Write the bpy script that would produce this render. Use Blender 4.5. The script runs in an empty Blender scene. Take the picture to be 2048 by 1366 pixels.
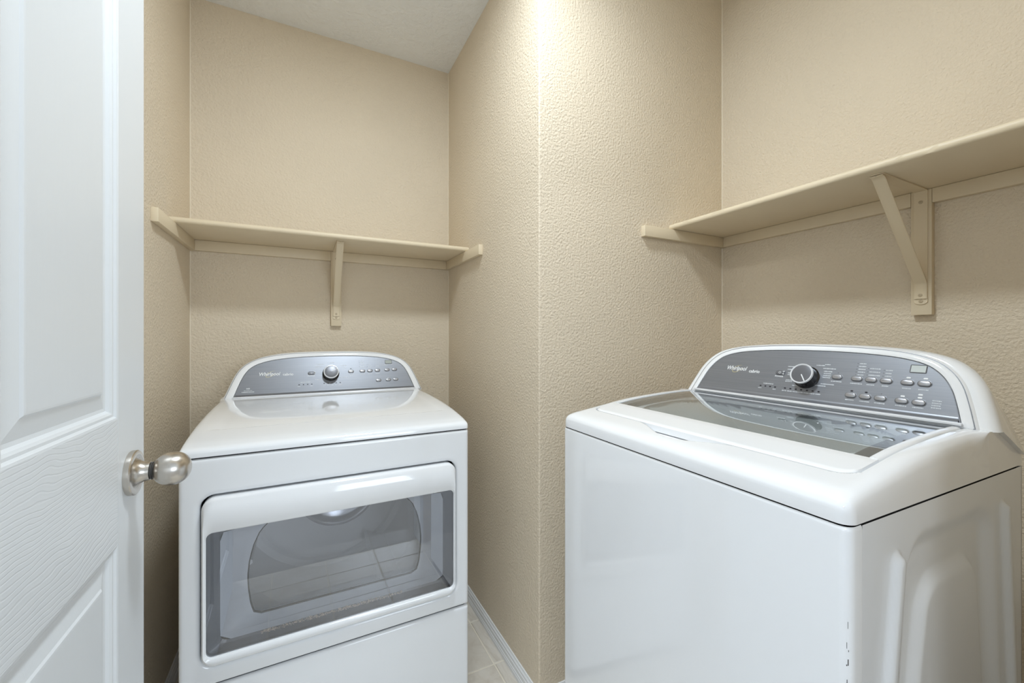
import bpy, bmesh, math, random
from math import sin, cos, pi, radians, sqrt
from mathutils import Vector, Matrix

random.seed(7)
SC = bpy.context.scene
COL = SC.collection

# ------------------------------------------------------------------ camera, world, light, exposure
CAM_H = 1.216
cd = bpy.data.cameras.new('camera')
cam = bpy.data.objects.new('camera', cd)
COL.objects.link(cam)
cam.location = (0, 0, CAM_H)
cam.rotation_euler = (radians(90), 0, radians(-26.9))
cd.sensor_width = 36.0
cd.lens = 823.0 / 2048.0 * 36.0
cd.shift_y = -9.0 / 2048.0
cd.clip_start = 0.01
SC.camera = cam

w = bpy.data.worlds.new('world'); SC.world = w
w.use_nodes = True
w.node_tree.nodes['Background'].inputs[0].default_value = (0.80, 0.88, 1.0, 1)
w.node_tree.nodes['Background'].inputs[1].default_value = 1.0

SC.view_settings.view_transform = 'Standard'
SC.view_settings.look = 'None'
SC.view_settings.gamma = 1.0
SC.view_settings.use_curve_mapping = False
SC.view_settings.exposure = 0.10
SC.cycles.use_denoising = True
SC.cycles.max_bounces = 8
SC.cycles.diffuse_bounces = 5
SC.cycles.glossy_bounces = 3
SC.cycles.use_adaptive_sampling = True
SC.cycles.adaptive_threshold = 0.04
SC.cycles.transparent_max_bounces = 16
SC.cycles.sample_clamp_indirect = 4.0

LAMP_POS = (0.33, 0.76)          # flush lamp on the laundry ceiling
LAMP_W = 18.0
LAMP_COL = (0.83, 0.925, 1.0)
HALL_FILL_POS = (-1.25, -1.55)        # unseen hall ceiling lamp, added to fill the washer front and side
HALL_FILL_W = 42.0
HALL_FILL_COL = (0.88, 0.94, 1.0)
# cool daylight fill: unseen window added to the hall behind the camera
FILL_WIN = (0.55, 2.05, 0.75, 2.25)   # x0, x1, z0, z1 in the far hall wall
wl = bpy.data.lights.new('window_fill_light', 'AREA'); wl.shape = 'RECTANGLE'
wl.size = FILL_WIN[1] - FILL_WIN[0]; wl.size_y = FILL_WIN[3] - FILL_WIN[2]
wl.energy = 40.0; wl.color = (0.80, 0.90, 1.0)
wo = bpy.data.objects.new('window_fill_light', wl); COL.objects.link(wo)
wo.location = ((FILL_WIN[0] + FILL_WIN[1]) / 2, -3.195, (FILL_WIN[2] + FILL_WIN[3]) / 2); wo.rotation_euler = (radians(90), 0, 0)

# ------------------------------------------------------------------ room numbers
XL, XA, XR = -0.414, 0.6875, 1.593       # left wall, alcove right wall, washer wall
YB, YC, YF = 2.10, 1.16, 0.05            # dryer wall, projecting corner, inside of door wall
CEIL = 2.74; SOFFIT = 2.614          # room ceiling, lower ceiling of the dryer alcove

# ------------------------------------------------------------------ materials
def new_mat(name):
    m = bpy.data.materials.new(name); m.use_nodes = True
    nt = m.node_tree
    return m, nt, nt.nodes['Principled BSDF']

def plain(name, col, rough=0.5, metal=0.0, spec=0.5, coat=0.0, aniso=0.0):
    m, nt, b = new_mat(name)
    b.inputs['Base Color'].default_value = (*col, 1)
    b.inputs['Roughness'].default_value = rough
    b.inputs['Metallic'].default_value = metal
    b.inputs['Specular IOR Level'].default_value = spec
    b.inputs['Coat Weight'].default_value = coat
    if coat: b.inputs['Coat Roughness'].default_value = 0.05
    if aniso: b.inputs['Anisotropic'].default_value = aniso
    return m

def tex_coord(nt, scale=(1, 1, 1), kind='Object'):
    tc = nt.nodes.new('ShaderNodeTexCoord'); mp = nt.nodes.new('ShaderNodeMapping')
    mp.inputs['Scale'].default_value = scale
    nt.links.new(tc.outputs[kind], mp.inputs['Vector'])
    return mp.outputs['Vector']

def noise(nt, vec, scale, detail=2, rough=0.5, dist=0.0):
    n = nt.nodes.new('ShaderNodeTexNoise')
    n.inputs['Scale'].default_value = scale; n.inputs['Detail'].default_value = detail
    n.inputs['Roughness'].default_value = rough; n.inputs['Distortion'].default_value = dist
    nt.links.new(vec, n.inputs['Vector'])
    return n.outputs['Fac']

def ramp(nt, fac, stops):
    r = nt.nodes.new('ShaderNodeValToRGB')
    e = r.color_ramp.elements
    while len(e) < len(stops): e.new(0.5)
    for i, (p, c) in enumerate(stops):
        e[i].position = p; e[i].color = (*c, 1) if len(c) == 3 else c
    nt.links.new(fac, r.inputs['Fac'])
    return r.outputs['Color']

def bump(nt, b, h, strength, dist):
    bp = nt.nodes.new('ShaderNodeBump')
    bp.inputs['Strength'].default_value = strength; bp.inputs['Distance'].default_value = dist
    nt.links.new(h, bp.inputs['Height']); nt.links.new(bp.outputs['Normal'], b.inputs['Normal'])
    return bp

def textured_paint(name, col, scale, strength, dist, rough=0.55, lo=0.35, hi=0.62, var=0.03):
    m, nt, b = new_mat(name)
    v = tex_coord(nt)
    h = ramp(nt, noise(nt, v, scale, 3, 0.55), [(lo, (0, 0, 0)), (hi, (1, 1, 1))])
    bump(nt, b, h, strength, dist)
    c = ramp(nt, noise(nt, v, 2.2, 3), [(0.3, tuple(x * (1 - var) for x in col)), (0.7, tuple(min(1, x * (1 + var)) for x in col))])
    nt.links.new(c, b.inputs['Base Color'])
    b.inputs['Roughness'].default_value = rough
    b.inputs['Specular IOR Level'].default_value = 0.35
    return m

WALLC = (0.740, 0.640, 0.498)
M = {}
M['wall'] = textured_paint('beige_wall_paint', WALLC, 125, 0.85, 0.0020, lo=0.30, hi=0.70)
M['shelf'] = textured_paint('beige_shelf_paint', (0.74, 0.63, 0.455), 30, 0.10, 0.001, rough=0.42)
M['ceil'] = textured_paint('ceiling_texture', (0.83, 0.845, 0.855), 38, 0.45, 0.004, rough=0.9, lo=0.42, hi=0.6)
M['hallwall'] = plain('hall_white_paint', (0.74, 0.76, 0.78), 0.7)
M['trim'] = plain('white_trim_paint', (0.86, 0.87, 0.88), 0.35)
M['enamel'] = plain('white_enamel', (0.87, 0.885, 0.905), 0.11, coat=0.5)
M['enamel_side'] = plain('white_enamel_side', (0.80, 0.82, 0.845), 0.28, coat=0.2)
M['plastic'] = plain('white_plastic', (0.88, 0.89, 0.905), 0.08, coat=0.4)
M['gap'] = plain('dark_gap', (0.012, 0.012, 0.013), 0.8)
M['grey_inner'] = plain('grey_inner_plastic', (0.66, 0.68, 0.72), 0.35)
M['drum'] = plain('drum_steel', (0.88, 0.89, 0.91), 0.38, metal=0.0)
M['border'] = plain('dark_printed_glass_border', (0.11, 0.113, 0.135), 0.25)
M['tubgrey'] = plain('tub_ring_plastic', (0.82, 0.84, 0.84), 0.35)
M['silver'] = plain('silver_button', (0.40, 0.405, 0.43), 0.26, metal=0.6)
M['silver_dark'] = plain('silver_dark_recess', (0.16, 0.165, 0.18), 0.4, metal=0.4)
M['dial_cap'] = plain('grey_dial_cap', (0.16, 0.163, 0.18), 0.3, metal=0.3)
M['hub'] = plain('drum_hub_metal', (0.55, 0.56, 0.60), 0.2, metal=0.5)
M['chrome'] = plain('chrome_ring', (0.86, 0.86, 0.88), 0.12, metal=1.0)
M['bezel'] = plain('light_bezel', (0.78, 0.79, 0.82), 0.2, metal=0.2)
M['black'] = plain('black_gloss', (0.012, 0.011, 0.012), 0.12)
M['print'] = plain('white_print', (0.86, 0.87, 0.88), 0.5)
M['print_faint'] = plain('pale_print', (0.66, 0.69, 0.72), 0.5)
M['gold'] = plain('gold_ring_print', (0.50, 0.46, 0.30), 0.3, metal=0.5)
M['led'] = plain('dark_indicator', (0.02, 0.02, 0.03), 0.3)
M['led_pale'] = plain('pale_indicator', (0.85, 0.86, 0.88), 0.3)
M['lcd'] = plain('display_green_grey', (0.42, 0.45, 0.42), 0.2)
M['screw'] = plain('painted_screw', (0.50, 0.41, 0.28), 0.4)
M['lint'] = plain('brown_lint', (0.66, 0.55, 0.46), 0.95)
M['grout'] = plain('floor_grout', (0.86, 0.80, 0.69), 0.9)
M['carpet'] = textured_paint('hall_carpet', (0.50, 0.47, 0.43), 160, 0.5, 0.004, rough=0.95)
M['knobpin'] = plain('dark_slot', (0.06, 0.055, 0.05), 0.5)

def panel_metal(name):
    m, nt, b = new_mat(name)
    v = tex_coord(nt, (3, 260, 260))
    c = ramp(nt, noise(nt, v, 2.0, 2), [(0.3, (0.225, 0.236, 0.262)), (0.7, (0.258, 0.269, 0.295))])
    nt.links.new(c, b.inputs['Base Color'])
    b.inputs['Metallic'].default_value = 0.55
    b.inputs['Roughness'].default_value = 0.38
    return m
M['panel'] = panel_metal('brushed_grey_panel')

def nickel(name):
    m, nt, b = new_mat(name)
    v = tex_coord(nt, (300, 300, 8))
    h = noise(nt, v, 3.0, 2)
    bump(nt, b, h, 0.12, 0.0005)
    b.inputs['Base Color'].default_value = (0.62, 0.58, 0.53, 1)
    b.inputs['Metallic'].default_value = 1.0
    b.inputs['Roughness'].default_value = 0.27
    b.inputs['Anisotropic'].default_value = 0.4
    return m
M['nickel'] = nickel('brushed_nickel')

def tile_mat(name):
    m, nt, b = new_mat(name)
    v = tex_coord(nt, kind='Generated')
    oi = nt.nodes.new('ShaderNodeObjectInfo')
    ad = nt.nodes.new('ShaderNodeVectorMath'); ad.operation = 'ADD'
    nt.links.new(v, ad.inputs[0]); nt.links.new(oi.outputs['Random'], ad.inputs[1])
    f = noise(nt, ad.outputs[0], 3.2, 5, 0.6, 0.6)
    c = ramp(nt, f, [(0.25, (0.62, 0.555, 0.475)), (0.5, (0.74, 0.69, 0.615)), (0.75, (0.80, 0.76, 0.70))])
    nt.links.new(c, b.inputs['Base Color'])
    b.inputs['Roughness'].default_value = 0.3
    return m
M['tile'] = tile_mat('cream_stone_tile')

def door_paint(name, along):
    m, nt, b = new_mat(name)
    b.inputs['Base Color'].default_value = (0.76, 0.785, 0.805, 1)
    b.inputs['Roughness'].default_value = 0.38
    if along == 'rail':                      # embossed grain runs along Y, bent into long waves
        v = tex_coord(nt, (1, 0.16, 1))
        n1 = noise(nt, tex_coord(nt, (1, 3.2, 5.0)), 1.6, 2)
        wv = nt.nodes.new('ShaderNodeTexWave'); wv.wave_type = 'BANDS'; wv.bands_direction = 'Z'
        wv.inputs['Scale'].default_value = 44.0; wv.inputs['Distortion'].default_value = 0.0
        ad = nt.nodes.new('ShaderNodeVectorMath'); ad.operation = 'ADD'
        mu = nt.nodes.new('ShaderNodeMath'); mu.operation = 'MULTIPLY'; mu.inputs[1].default_value = 0.055
        n2 = noise(nt, tex_coord(nt, (1, 22, 60)), 1.0, 2)
        m2 = nt.nodes.new('ShaderNodeMath'); m2.operation = 'MULTIPLY_ADD'; m2.inputs[1].default_value = 0.005
        cb = nt.nodes.new('ShaderNodeCombineXYZ')
        nt.links.new(n1, mu.inputs[0]); nt.links.new(n2, m2.inputs[0]); nt.links.new(mu.outputs[0], m2.inputs[2])
        nt.links.new(m2.outputs[0], cb.inputs['Z'])
        nt.links.new(v, ad.inputs[0]); nt.links.new(cb.outputs[0], ad.inputs[1])
        nt.links.new(ad.outputs[0], wv.inputs['Vector'])
        h = ramp(nt, wv.outputs['Fac'], [(0.0, (0, 0, 0)), (0.22, (1, 1, 1))])
        bump(nt, b, h, 0.30, 0.0008)
    else:
        v = tex_coord(nt, (1, 160, 3))
        h = noise(nt, v, 3.0, 2)
        bump(nt, b, h, 0.18, 0.0008)
    return m
M['door_rail'] = door_paint('white_door_paint_rail', 'rail')
M['door_stile'] = door_paint('white_door_paint_stile', 'stile')

def pane(name, tint, refl_gain=1.0, ior=1.5, base=0.0):
    m = bpy.data.materials.new(name); m.use_nodes = True
    nt = m.node_tree; nt.nodes.clear()
    out = nt.nodes.new('ShaderNodeOutputMaterial')
    tr = nt.nodes.new('ShaderNodeBsdfTransparent'); tr.inputs[0].default_value = (*tint, 1)
    gl = nt.nodes.new('ShaderNodeBsdfGlossy'); gl.inputs['Roughness'].default_value = 0.01
    gl.inputs[0].default_value = (0.95, 0.97, 1.0, 1)
    fr = nt.nodes.new('ShaderNodeFresnel'); fr.inputs['IOR'].default_value = ior
    mu = nt.nodes.new('ShaderNodeMath'); mu.operation = 'MULTIPLY_ADD'; mu.use_clamp = True
    mu.inputs[1].default_value = refl_gain; mu.inputs[2].default_value = base
    mx = nt.nodes.new('ShaderNodeMixShader')
    nt.links.new(fr.outputs[0], mu.inputs[0]); nt.links.new(mu.outputs[0], mx.inputs['Fac'])
    nt.links.new(tr.outputs[0], mx.inputs[1]); nt.links.new(gl.outputs[0], mx.inputs[2])
    nt.links.new(mx.outputs[0], out.inputs['Surface'])
    return m
M['dryer_glass'] = pane('dryer_window_glass', (0.98, 0.985, 1.0), 4.6)
M['inner_glass'] = pane('dryer_inner_glass', (0.97, 0.975, 0.98), 1.6)
M['lid_glass'] = pane('washer_lid_glass', (0.90, 0.92, 0.90), 1.7)

def glow(name, col, e):
    m, nt, b = new_mat(name)
    b.inputs['Base Color'].default_value = (0.9, 0.9, 0.9, 1)
    b.inputs['Emission Color'].default_value = (*col, 1)
    b.inputs['Emission Strength'].default_value = e
    return m

# ------------------------------------------------------------------ mesh helpers
def link(o, parent=None):
    COL.objects.link(o)
    if parent: o.parent = parent
    return o

def mesh_data(name, verts, faces, mat=None, smooth=False, angle=None, mats=None, fmat=None):
    me = bpy.data.meshes.new(name)
    me.from_pydata([tuple(v) for v in verts], [], faces)
    for mm in (mats or [mat]):
        if mm: me.materials.append(mm)
    if fmat: me.polygons.foreach_set('material_index', fmat)
    bm = bmesh.new(); bm.from_mesh(me)
    bmesh.ops.recalc_face_normals(bm, faces=bm.faces)
    bm.to_mesh(me); bm.free()
    if smooth:
        me.polygons.foreach_set('use_smooth', [True] * len(me.polygons))
        if angle is not None:
            me.set_sharp_from_angle(angle=radians(angle))
    me.update()
    return me

def obj(name, verts, faces, mat, parent=None, smooth=False, angle=35, **k):
    o = bpy.data.objects.new(name, mesh_data(name, verts, faces, mat, smooth, angle, **k))
    return link(o, parent)

def place(name, me, parent, loc=(0, 0, 0), rot=(0, 0, 0)):
    o = bpy.data.objects.new(name, me); o.location = loc; o.rotation_euler = rot
    return link(o, parent)

def box_data(name, a, b, mat, bev=0.0, seg=2, edges=None):
    bm = bmesh.new()
    bmesh.ops.create_cube(bm, size=1.0)
    for v in bm.verts:
        v.co = Vector([(a[i] + b[i]) / 2 + v.co[i] * (b[i] - a[i]) for i in range(3)])
    if bev > 0:
        es = bm.edges[:] if edges is None else [e for e in bm.edges if edges(e)]
        bmesh.ops.bevel(bm, geom=es, offset=bev, segments=seg, affect='EDGES', profile=0.5)
    me = bpy.data.meshes.new(name); bm.to_mesh(me); bm.free()
    me.materials.append(mat)
    if bev > 0:
        me.polygons.foreach_set('use_smooth', [True] * len(me.polygons)); me.set_sharp_from_angle(angle=radians(40))
    return me

def box(name, a, b, mat, parent=None, bev=0.0, seg=2, edges=None):
    return link(bpy.data.objects.new(name, box_data(name, a, b, mat, bev, seg, edges)), parent)

def loft(name, loops, mat, parent=None, cap0=False, cap1=False, smooth=True, angle=35, closed=True):
    n = len(loops[0]); V = [p for l in loops for p in l]; F = []
    for k in range(len(loops) - 1):
        for i in range(n if closed else n - 1):
            j = (i + 1) % n
            F.append((k * n + i, k * n + j, (k + 1) * n + j, (k + 1) * n + i))
    if cap0: F.append(tuple(range(n)))
    if cap1: F.append(tuple(range((len(loops) - 1) * n, len(loops) * n)))
    return obj(name, V, F, mat, parent, smooth, angle)

def rrect(x0, x1, z0, z1, r, n=6):
    P = []
    for (cx, cz, a0) in ((x1 - r, z1 - r, 0), (x0 + r, z1 - r, 90), (x0 + r, z0 + r, 180), (x1 - r, z0 + r, 270)):
        for i in range(n + 1):
            a = radians(a0 + 90 * i / n); P.append((cx + r * cos(a), cz + r * sin(a)))
    return P

def grow(loop, d):
    """offset a closed convex-ish loop outwards by d"""
    n = len(loop); out = []
    area = sum(loop[i][0] * loop[(i + 1) % n][1] - loop[(i + 1) % n][0] * loop[i][1] for i in range(n))
    s = 1 if area > 0 else -1
    for i in range(n):
        ax, ay = loop[i - 1]; bx, by = loop[i]; cx, cy = loop[(i + 1) % n]
        def nrm(px, py, qx, qy):
            dx, dy = qx - px, qy - py; l = sqrt(dx * dx + dy * dy) or 1e-9
            return (dy / l * s, -dx / l * s)
        n1, n2 = nrm(ax, ay, bx, by), nrm(bx, by, cx, cy)
        mx, my = n1[0] + n2[0], n1[1] + n2[1]; l2 = mx * mx + my * my or 1e-9
        k = min(2 / l2, 1.6)
        out.append((bx + mx * k * d, by + my * k * d))
    return out

def lathe(name, prof, mat, parent=None, n=48, axis='Z', smooth=True, angle=30, rot=None, loc=(0, 0, 0)):
    V = []; F = []
    for (r, h) in prof:
        for i in range(n):
            a = 2 * pi * i / n
            V.append((r * cos(a), r * sin(a), h))
    for k in range(len(prof) - 1):
        for i in range(n):
            j = (i + 1) % n; F.append((k * n + i, k * n + j, (k + 1) * n + j, (k + 1) * n + i))
    if prof[0][0] > 1e-6: F.append(tuple(range(n)))
    if prof[-1][0] > 1e-6: F.append(tuple(range((len(prof) - 1) * n, len(prof) * n)))
    if axis == 'X': V = [(z, x, y) for x, y, z in V]
    if axis == 'Y': V = [(x, z, -y) for x, y, z in V]
    o = obj(name, V, F, mat, parent, smooth, angle)
    o.location = loc
    if rot: o.rotation_euler = rot
    return o

def interp(pts, x):
    if x <= pts[0][0]: return pts[0][1]
    for (a, va), (b, vb) in zip(pts, pts[1:]):
        if x <= b:
            return va + (vb - va) * (x - a) / (b - a) if b > a else vb
    return pts[-1][1]

def smooth_curve(pts, per=6):
    """Catmull-Rom through the points"""
    out = []; n = len(pts)
    for i in range(n - 1):
        p0 = pts[max(i - 1, 0)]; p1 = pts[i]; p2 = pts[i + 1]; p3 = pts[min(i + 2, n - 1)]
        for k in range(per):
            t = k / per
            out.append(tuple(0.5 * ((2 * p1[j]) + (-p0[j] + p2[j]) * t + (2 * p0[j] - 5 * p1[j] + 4 * p2[j] - p3[j]) * t * t
                                    + (-p0[j] + 3 * p1[j] - 3 * p2[j] + p3[j]) * t ** 3) for j in range(2)))
    out.append(tuple(pts[-1]))
    return out

def sstep(a, b, x):
    t = max(0.0, min(1.0, (x - a) / (b - a))); return t * t * (3 - 2 * t)

def empty(name, loc, rz=0.0, label=None, cat=None, group=None):
    o = bpy.data.objects.new(name, None); o.location = loc; o.rotation_euler = (0, 0, rz)
    o.empty_display_size = 0.1
    link(o)
    tag(o, label, cat, group)
    return o

def tag(o, label=None, cat=None, group=None, kind=None):
    if label: o['label'] = label
    if cat: o['category'] = cat
    if group: o['group'] = group
    if kind: o['kind'] = kind
    return o

def text_data(s, size, mat, shear=0.0, bold=0.0, ext=0.0002, space=1.0, align='CENTER', width=None):
    cu = bpy.data.curves.new('lettering', 'FONT')
    cu.body = s; cu.size = size; cu.shear = shear; cu.offset = bold; cu.extrude = ext
    cu.space_character = space; cu.align_x = align; cu.align_y = 'CENTER'; cu.resolution_u = 4
    o = bpy.data.objects.new('lettering_tmp', cu); COL.objects.link(o)
    bpy.context.view_layer.update()
    me = bpy.data.meshes.new_from_object(o.evaluated_get(bpy.context.evaluated_depsgraph_get()))
    bpy.data.objects.remove(o); bpy.data.curves.remove(cu)
    me.materials.clear(); me.materials.append(mat)
    if width:
        xs_ = [v.co.x for v in me.vertices]; k = width / (max(xs_) - min(xs_)); c = (max(xs_) + min(xs_)) / 2
        for v in me.vertices: v.co.x = (v.co.x - c) * k
    return me

# ------------------------------------------------------------------ structure
def structure(o, label):
    o['kind'] = 'structure'; o['label'] = label; return o

def multi_box(name, boxes, mat, parent=None):
    V = []; F = []
    for a, b in boxes:
        o = len(V)
        V += [(a[0], a[1], a[2]), (b[0], a[1], a[2]), (b[0], b[1], a[2]), (a[0], b[1], a[2]),
              (a[0], a[1], b[2]), (b[0], a[1], b[2]), (b[0], b[1], b[2]), (a[0], b[1], b[2])]
        F += [tuple(o + i for i in q) for q in ((0, 1, 2, 3), (4, 5, 6, 7), (0, 1, 5, 4), (1, 2, 6, 5), (2, 3, 7, 6), (3, 0, 4, 7))]
    return obj(name, V, F, mat, parent)
T = 0.10
structure(box('wall_back', (XL - T, YB, 0), (XA + 0.05, YB + T, CEIL), M['wall']), 'beige textured wall behind the dryer')
structure(box('wall_left', (XL - T, YF, 0), (XL, YB, CEIL), M['wall']), 'beige textured wall left of the dryer')
structure(box('wall_middle', (XA, YC, 0), (XR + T, YB + T, CEIL), M['wall'], bev=0.006, seg=4,
              edges=lambda e: all(abs(v.co.x - XA) < 1e-5 and abs(v.co.y - YC) < 1e-5 for v in e.verts)),
          'beige projecting wall corner between dryer and washer')
structure(box('wall_right', (XR, YF - 0.12, 0), (XR + T, YC, CEIL), M['wall']), 'beige textured wall behind the washer')
OPX0, OPX1, OPZ = -0.335, 0.66, 2.20
structure(multi_box('wall_front', [((XL - T, YF - 0.12, 0), (OPX0, YF, CEIL)), ((OPX1, YF - 0.12, 0), (XR, YF, CEIL)),
                                   ((OPX0, YF - 0.12, OPZ), (OPX1, YF, CEIL))], M['wall']), 'beige wall with the laundry doorway')
structure(box('ceiling', (-2.4, -3.3, CEIL), (XR + 1.4, YB + T, CEIL + 0.1), M['ceil']), 'pale textured ceiling')
structure(box('ceiling_alcove', (XL, YC + 0.04, SOFFIT), (XA, YB, CEIL), M['ceil']), 'lowered ceiling over the dryer')
# hall behind the camera
structure(multi_box('wall_hall_far', [((-2.4, -3.3, 0), (FILL_WIN[0], -3.2, CEIL)), ((FILL_WIN[1], -3.3, 0), (XR + 1.4, -3.2, CEIL)), ((FILL_WIN[0], -3.3, 0), (FILL_WIN[1], -3.2, FILL_WIN[2])), ((FILL_WIN[0], -3.3, FILL_WIN[3]), (FILL_WIN[1], -3.2, CEIL))], M['hallwall']), 'white hall wall opposite the doorway')
structure(box('wall_hall_left', (-2.4, -3.2, 0), (-2.3, YF - 0.12, CEIL), M['hallwall']), 'white wall at the left end of the hall')
structure(box('wall_hall_right', (XR + 1.3, -3.2, 0), (XR + 1.4, YF - 0.12, CEIL), M['hallwall']), 'white wall at the right end of the hall')
structure(multi_box('wall_hall_near', [((-2.3, YF - 0.13, 0), (XL - T, YF - 0.03, CEIL)), ((XR + T, YF - 0.13, 0), (XR + 1.3, YF - 0.03, CEIL))],
                    M['hallwall']), 'white hall wall beside the laundry')
win = structure(multi_box('fill_window_1', [((FILL_WIN[0], -3.29, FILL_WIN[2]), (FILL_WIN[0] + 0.05, -3.22, FILL_WIN[3])), ((FILL_WIN[1] - 0.05, -3.29, FILL_WIN[2]), (FILL_WIN[1], -3.22, FILL_WIN[3])),
                                       ((FILL_WIN[0] + 0.05, -3.29, FILL_WIN[2]), (FILL_WIN[1] - 0.05, -3.22, FILL_WIN[2] + 0.05)), ((FILL_WIN[0] + 0.05, -3.29, FILL_WIN[3] - 0.05), (FILL_WIN[1] - 0.05, -3.22, FILL_WIN[3]))], M['trim']), 'unseen white framed window added in the hall for fill light')
box('fill_window_pane', (FILL_WIN[0] + 0.05, -3.262, FILL_WIN[2] + 0.05), (FILL_WIN[1] - 0.05, -3.256, FILL_WIN[3] - 0.05), M['inner_glass'], win)
# floor: grout bed with the tiles as parts, carpet in the hall
floor = structure(box('floor', (XL - T, YF - 0.06, -0.06), (XR + T, YB + T, -0.0022), M['grout']), 'cream stone tile floor of the laundry')
structure(box('floor_hall', (-2.4, -3.3, -0.06), (XR + 1.4, YF - 0.06, -0.004), M['carpet']), 'carpeted hall floor')
PIT, GR = 0.2485, 0.0055
GX, GY = 0.634, 1.396
TILE = {}
def tile(x0, x1, y0, y1):
    w_, d_ = round(x1 - x0, 4), round(y1 - y0, 4)
    if w_ < 0.006 or d_ < 0.006: return
    if (w_, d_) not in TILE:
        TILE[(w_, d_)] = box_data('tile', (0, 0, -0.006), (w_, d_, 0), M['tile'], bev=min(0.0018, w_ / 4, d_ / 4), seg=1)
    place('tile', TILE[(w_, d_)], floor, (x0, y0, 0))
for i in range(-6, 6):
    for j in range(-7, 5):
        x0 = GX + i * PIT + GR / 2; x1 = x0 + PIT - GR; y0 = GY + j * PIT + GR / 2; y1 = y0 + PIT - GR
        ax, bx, ay, by = max(x0, XL), min(x1, XR), max(y0, YF - 0.05), min(y1, YB)
        XS = XA - 0.007                                   # seam of the cut tiles, under the baseboard
        if y1 <= YC: parts = [(ax, bx, ay, by)]
        elif y0 >= YC: parts = [(ax, min(bx, XA), ay, by)]
        else: parts = [(ax, min(bx, XS), ay, by), (max(ax, XS), bx, ay, YC)] if bx > XS else [(ax, bx, ay, by)]
        for p_ in parts:
            if p_[1] > p_[0] and p_[3] > p_[2]: tile(*p_)

BASE_P = [(0, 0), (0.014, 0), (0.014, 0.012), (0.0125, 0.0145), (0.0125, 0.020), (0.0105, 0.022), (0.0105, 0.036), (0.0085, 0.038), (0.0085, 0.0465),
          (0.0050, 0.050), (0.0035, 0.0565), (0, 0.0575)]
def baseboard(name, a, b, nrm, label):
    V = []; n = len(BASE_P); F = []
    for p in (a, b):
        for d, z in BASE_P: V.append((p[0] + nrm[0] * d, p[1] + nrm[1] * d, z))
    for i in range(n):
        j = (i + 1) % n; F.append((i, j, n + j, n + i))
    F += [tuple(range(n)), tuple(range(n, 2 * n))]
    structure(obj(name, V, F, M['trim']), label)
baseboard('baseboard_back', (XL, YB), (XA, YB), (0, -1), 'white baseboard behind the dryer')
baseboard('baseboard_left', (XL, YF), (XL, YB - 0.014), (1, 0), 'white baseboard left of the dryer')
baseboard('baseboard_alcove', (XA, YC), (XA, YB - 0.014), (-1, 0), 'white baseboard right of the dryer')
baseboard('baseboard_middle', (XA - 0.014, YC), (XR, YC), (0, -1), 'white baseboard beside the washer')
baseboard('baseboard_right', (XR, YF), (XR, YC - 0.014), (-1, 0), 'white baseboard behind the washer')
# caulk beads in the inside corners
M['caulk'] = plain('pale_caulk', (0.80, 0.72, 0.58), 0.5)
for k, (x, y, sx, sy) in enumerate(((XL, YB, 1, -1), (XA, YB, -1, -1), (XR, YC, -1, -1))):
    q = 0.0028
    V = [(x, y, z) for z in (0.058, CEIL)] + [(x + sx * q, y, z) for z in (0.058, CEIL)] + [(x, y + sy * q, z) for z in (0.058, CEIL)]
    structure(obj('trim_%d' % (k + 2), V, [(0, 1, 3, 2), (0, 1, 5, 4), (2, 3, 5, 4), (0, 2, 4), (1, 3, 5)], M['caulk']), ('pale caulk line in the left corner behind the dryer', 'pale caulk line in the right corner behind the dryer', 'pale caulk line in the corner behind the washer')[k])
# door casing
structure(multi_box('trim_1', [((OPX0, YF - 0.13, 0), (OPX0 + 0.018, YF + 0.004, OPZ)), ((OPX1 - 0.018, YF - 0.13, 0), (OPX1, YF + 0.004, OPZ)),
                               ((OPX0 + 0.018, YF - 0.13, OPZ - 0.018), (OPX1 - 0.018, YF + 0.004, OPZ))], M['trim']), 'white jamb of the laundry doorway')

# ------------------------------------------------------------------ door
DX = -0.275; DT = 0.035; DY0, DY1 = 0.058, 1.033; DZ1 = 2.175
door = bpy.data.objects.new('door_1', None); door.location = (DX, DY0, 0.0); link(door)
tag(door, 'white moulded panel door with wood grain, standing open', kind='structure')
L = DY1 - DY0
ST = 0.1255
c1a = ST; c2b = L - ST; MUL = 0.126; pw = (L - 2 * ST - MUL) / 2
cols = [(c1a, c1a + pw), (c2b - pw, c2b)]
rows = [(0.24, 0.870), (1.079, 1.800), (1.905, 2.065)]
rail_z = [(0.010, 0.24), (0.870, 1.079), (1.800, 1.905), (2.065, DZ1)]
for (y0, y1) in ((0, ST), (L - ST, L)):
    box('stile', (-DT, y0, 0.010), (0, y1, DZ1), M['door_stile'], door, bev=0.0015, seg=1)
for (z0, z1) in rail_z:
    box('rail', (-DT, ST, z0), (0, L - ST, z1), M['door_rail'], door)
for (z0, z1) in rows:
    box('mullion', (-DT, cols[0][1], z0), (0, cols[1][0], z1), M['door_stile'], door)
PROF = [(0, 0), (0.003, -0.0008), (0.006, -0.004), (0.010, -0.0042), (0.0135, -0.0065), (0.017, -0.0105), (0.022, -0.0115), (0.046, -0.0062), (0.049, -0.0038), (0.052, -0.0034)]
for (z0, z1) in rows:
    for (y0, y1) in cols:
        loops = [[(d, y0 + o_, z0 + o_), (d, y1 - o_, z0 + o_), (d, y1 - o_, z1 - o_), (d, y0 + o_, z1 - o_)] for o_, d in PROF]
        back = [[(-DT - d, y0 + o_, z0 + o_), (-DT - d, y1 - o_, z0 + o_), (-DT - d, y1 - o_, z1 - o_), (-DT - d, y0 + o_, z1 - o_)] for o_, d in PROF]
        loft('panel', list(reversed(back)) + loops, M['door_stile'], door, cap0=True, cap1=True, smooth=False)
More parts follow.
